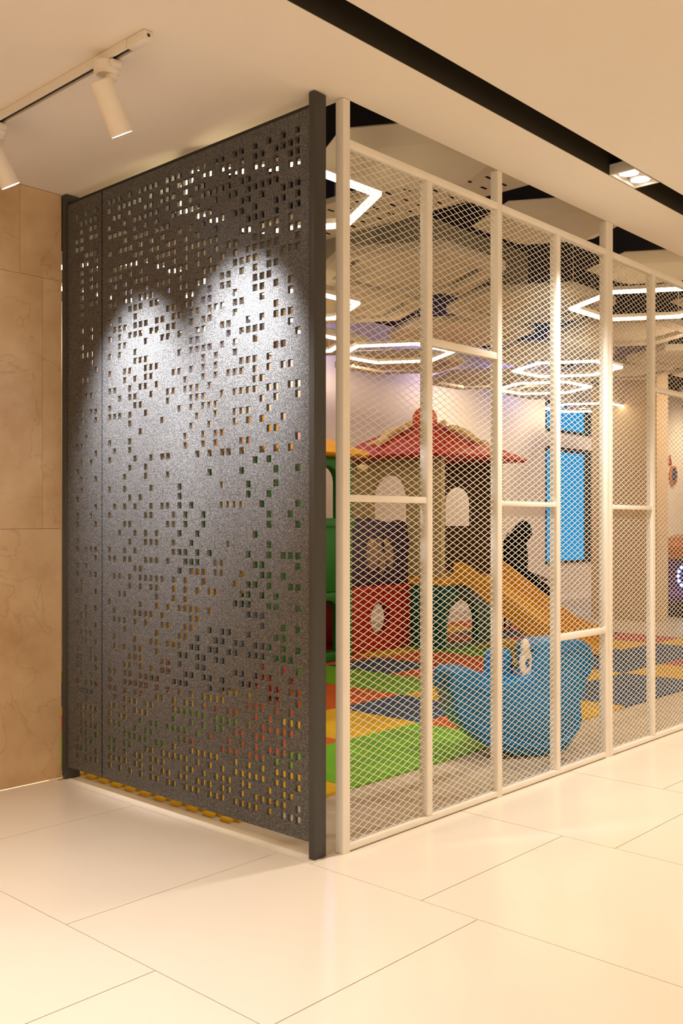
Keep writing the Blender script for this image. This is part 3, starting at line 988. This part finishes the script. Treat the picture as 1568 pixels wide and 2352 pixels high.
for s_ in (1, -1):
    MB().prism([(0.33, 0.0), (0.57, 0.0), (0.585, 0.025), (0.55, 0.05), (0.46, 0.085), (0.34, 0.09)], -0.042, 0.042, lambda a, b_, d: tuple(L(a, 0.12 * s_ + d, b_ + G + 0.002))).build('shoe', M['dark'], pe, bevel=0.015, seg=2)
# hands: palm, four fingers and a thumb each, over the knees
for s_ in (1, -1):
    w = L(0.345, 0.135 * s_, 0.655)
    pn = [(w, 0.022), (w + FW * 0.045 + Vector((0, 0, -0.006)), 0.026), (w + FW * 0.08 + Vector((0, 0, -0.012)), 0.024)]
    pe_ = [(0, 1), (1, 2)]
    for q, ln in enumerate((0.060, 0.072, 0.066, 0.052)):
        k = len(pn)
        a = w + FW * 0.088 + SD * (0.024 - 0.016 * q) * s_ + Vector((0, 0, -0.014))
        pn += [(a, 0.0095), (a + FW * ln * 0.5 + Vector((0, 0, -0.010)), 0.0085), (a + FW * ln * 0.85 + Vector((0, 0, -0.032)), 0.0070)]
        pe_ += [(2, k), (k, k + 1), (k + 1, k + 2)]
    k = len(pn)
    a = w + FW * 0.035 + SD * 0.030 * -s_
    pn += [(a, 0.012), (a + FW * 0.03 - SD * 0.018 * s_ + Vector((0, 0, -0.012)), 0.0095), (a + FW * 0.055 - SD * 0.022 * s_ + Vector((0, 0, -0.022)), 0.008)]
    pe_ += [(1, k), (k, k + 1), (k + 1, k + 2)]
    skinned('hand', pn, pe_, M['skin'], pe, 1)
# head bent forward: face, nose, eyes, mouth; hood around it
hc = L(0.155, 0, 1.165)
tilt = Matrix.Rotation(math.radians(-38), 3, SD)
HF = (tilt @ FW).normalized() if (tilt @ FW).z < 0 else (Matrix.Rotation(math.radians(38), 3, SD) @ FW).normalized()
HU = SD.cross(HF)
if HU.z < 0: HU = -HU


def hp(f_, s_, u_): return hc + HF * f_ + SD * s_ + HU * u_


rot = Matrix((HF, SD, HU)).transposed()
b = MB().ball(hc, 0.098, 0.078, 0.118, 24, 16, rot)
b.ball(hp(0.055, 0, -0.065), 0.045, 0.048, 0.05, 16, 10, rot)
b.tube([hp(0.092, 0, 0.012), hp(0.113, 0, -0.026), hp(0.094, 0, -0.034)], [0.008, 0.014, 0.010], 8)
b.tube([hp(0.094, -0.022, -0.062), hp(0.100, 0, -0.060), hp(0.094, 0.022, -0.062)], [0.005, 0.008, 0.005], 8)
hd = b.build('head', M['skin'], pe, ang=60)
for s_ in (1, -1):
    MB().ball(hp(0.088, 0.030 * s_, 0.012), 0.010, 0.013, 0.008, 12, 8, rot).build('eye', M['ivory'], hd)
# hood: shell open at the face, flowing into a veil over the shoulders
b = MB()
n, rings = 28, []
prof = [(0.105, 0.060, 0.05), (0.118, 0.10, 0.0), (0.122, 0.125, -0.04), (0.105, 0.135, -0.09), (0.06, 0.095, -0.135), (0.01, 0.02, -0.155)]
verts = []
for i, (rs, ru, f_) in enumerate(prof):
    for k in range(n):
        w = 2 * PI * k / n
        verts.append(hp(f_ + 0.05, math.cos(w) * rs * 0.95, math.sin(w) * (ru + 0.03) * 1.0 + 0.004))
inner_ = []
for i in range(len(prof) - 1):
    for k in range(n):
        l = (k + 1) % n
        b.f.append((i * n + k, i * n + l, (i + 1) * n + l, (i + 1) * n + k))
b.f.append(tuple(range((len(prof) - 1) * n, len(prof) * n)))
b.v = [tuple(v_) for v_ in verts]
hood = b.build('hood', M['cloth'], pe, ang=80)
sd_ = hood.modifiers.new('thick', 'SOLIDIFY'); sd_.thickness = 0.012; sd_.offset = -1
b = MB()
rings = [(0.10, 1.17, 0.095, 0.095), (0.085, 1.08, 0.115, 0.115), (0.06, 0.98, 0.165, 0.20), (0.035, 0.86, 0.195, 0.235), (0.02, 0.76, 0.205, 0.24)]
for f_, z, rf_, rs in rings:
    for k in range(n):
        w = 2 * PI * k / n
        fold = 1 + 0.03 * math.sin(k * 5.0) * (1.2 - z)
        b.v.append(tuple(L(f_ + math.cos(w) * rf_ * fold, math.sin(w) * rs * fold, z)))
for i in range(len(rings) - 1):
    for k in range(n):
        l = (k + 1) % n
        b.f.append((i * n + k, i * n + l, (i + 1) * n + l, (i + 1) * n + k))
veil = b.build('veil', M['cloth'], pe, ang=80)
sd_ = veil.modifiers.new('thick', 'SOLIDIFY'); sd_.thickness = 0.01; sd_.offset = 1
# what the person sits on
st = empty('stool', (PB.x, PB.y, G), 'dark round stool under the person in black', 'stool')
MB().lathe([(0.165, 0.37), (0.185, 0.38), (0.185, 0.40), (0.165, 0.405)], PB, n=28).build('seat', M['dark'], st)
for q in range(4):
    w = PI / 4 + q * PI / 2
    MB().tube([PB + Vector((0.12 * math.cos(w), 0.12 * math.sin(w), 0.37)), PB + Vector((0.15 * math.cos(w), 0.15 * math.sin(w), G))], 0.014, 10).build('leg', M['black'], st)

# ================================================================== arcade machine past the column
AX, AY = 13.42, 5.62
ar = empty('arcade_machine', (AX, AY, 0), 'violet and orange amusement machine with cyan bulbs beyond the tan column', 'arcade machine')
MB().prism([(-0.42, G), (0.42, G), (0.42, 0.30), (0.36, 0.36), (0.36, 0.80), (-0.36, 0.80), (-0.36, 0.36), (-0.42, 0.30)], -0.35, 0.35, lambda a, b_, d: (AX + a, AY + d, b_)).build('cabinet', M['arcpurple'], ar, bevel=0.02)
MB().box(AX - 0.44, AX + 0.44, AY - 0.37, AY + 0.37, G, 0.20).build('plinth', M['black'], ar, bevel=0.015)
MB().prism([(-0.44, 0.80), (0.44, 0.80), (0.44, 0.98), (0.30, 1.08), (0.0, 1.13), (-0.30, 1.08), (-0.44, 0.98)], -0.37, 0.37, lambda a, b_, d: (AX + a, AY + d, b_)).build('bowl', M['arcorange'], ar, bevel=0.02)
MB().lathe([(0.10, 1.13), (0.05, 1.25), (0.01, 1.40)], (AX - 0.30, AY - 0.1, 0), n=16).build('spire', M['arcpurple'], ar)
for s_, mt, nm in ((0, M['ledcyan'], 'bulb'),):
    for q in range(18):
        w = 2 * PI * q / 18
        MB().ball((AX - 0.15 + 0.19 * math.cos(w), AY - 0.352, 0.56 + 0.19 * math.sin(w)), 0.022, 0.012, 0.022, 10, 6).build('bulb', mt, ar)
        MB().ball((AX - 0.362, AY - 0.05 + 0.19 * math.cos(w), 0.56 + 0.19 * math.sin(w)), 0.012, 0.022, 0.022, 10, 6).build('bulb', mt, ar)
for q in range(11):
    w = PI * q / 10
    MB().ball((AX - 0.1 + 0.33 * math.cos(w), AY - 0.378, 0.86 + 0.20 * math.sin(w)), 0.018, 0.010, 0.018, 10, 6).build('bulb', M['ledwhite'], ar)
# ornament on the far wall
wo = empty('wall_ornament', (18.62, 8.33, 2.05), 'dark oval wall ornament with orange rim and red stem', 'ornament')
MB().ring(ellipse(18.62, 2.22, 0.15, 0.20, 24), ellipse(18.62, 2.22, 0.115, 0.165, 24), -0.05, 0.0, XZ(8.335)).build('rim', M['arcorange'], wo, bevel=0.008)
MB().prism(ellipse(18.62, 2.22, 0.114, 0.164, 24), -0.03, 0.0, XZ(8.335)).build('face', M['navy'], wo, bevel=0.006)
MB().tube([(18.50, 8.31, 2.42), (18.46, 8.31, 2.62)], [0.025, 0.012], 10).build('stem', M['red'], wo)
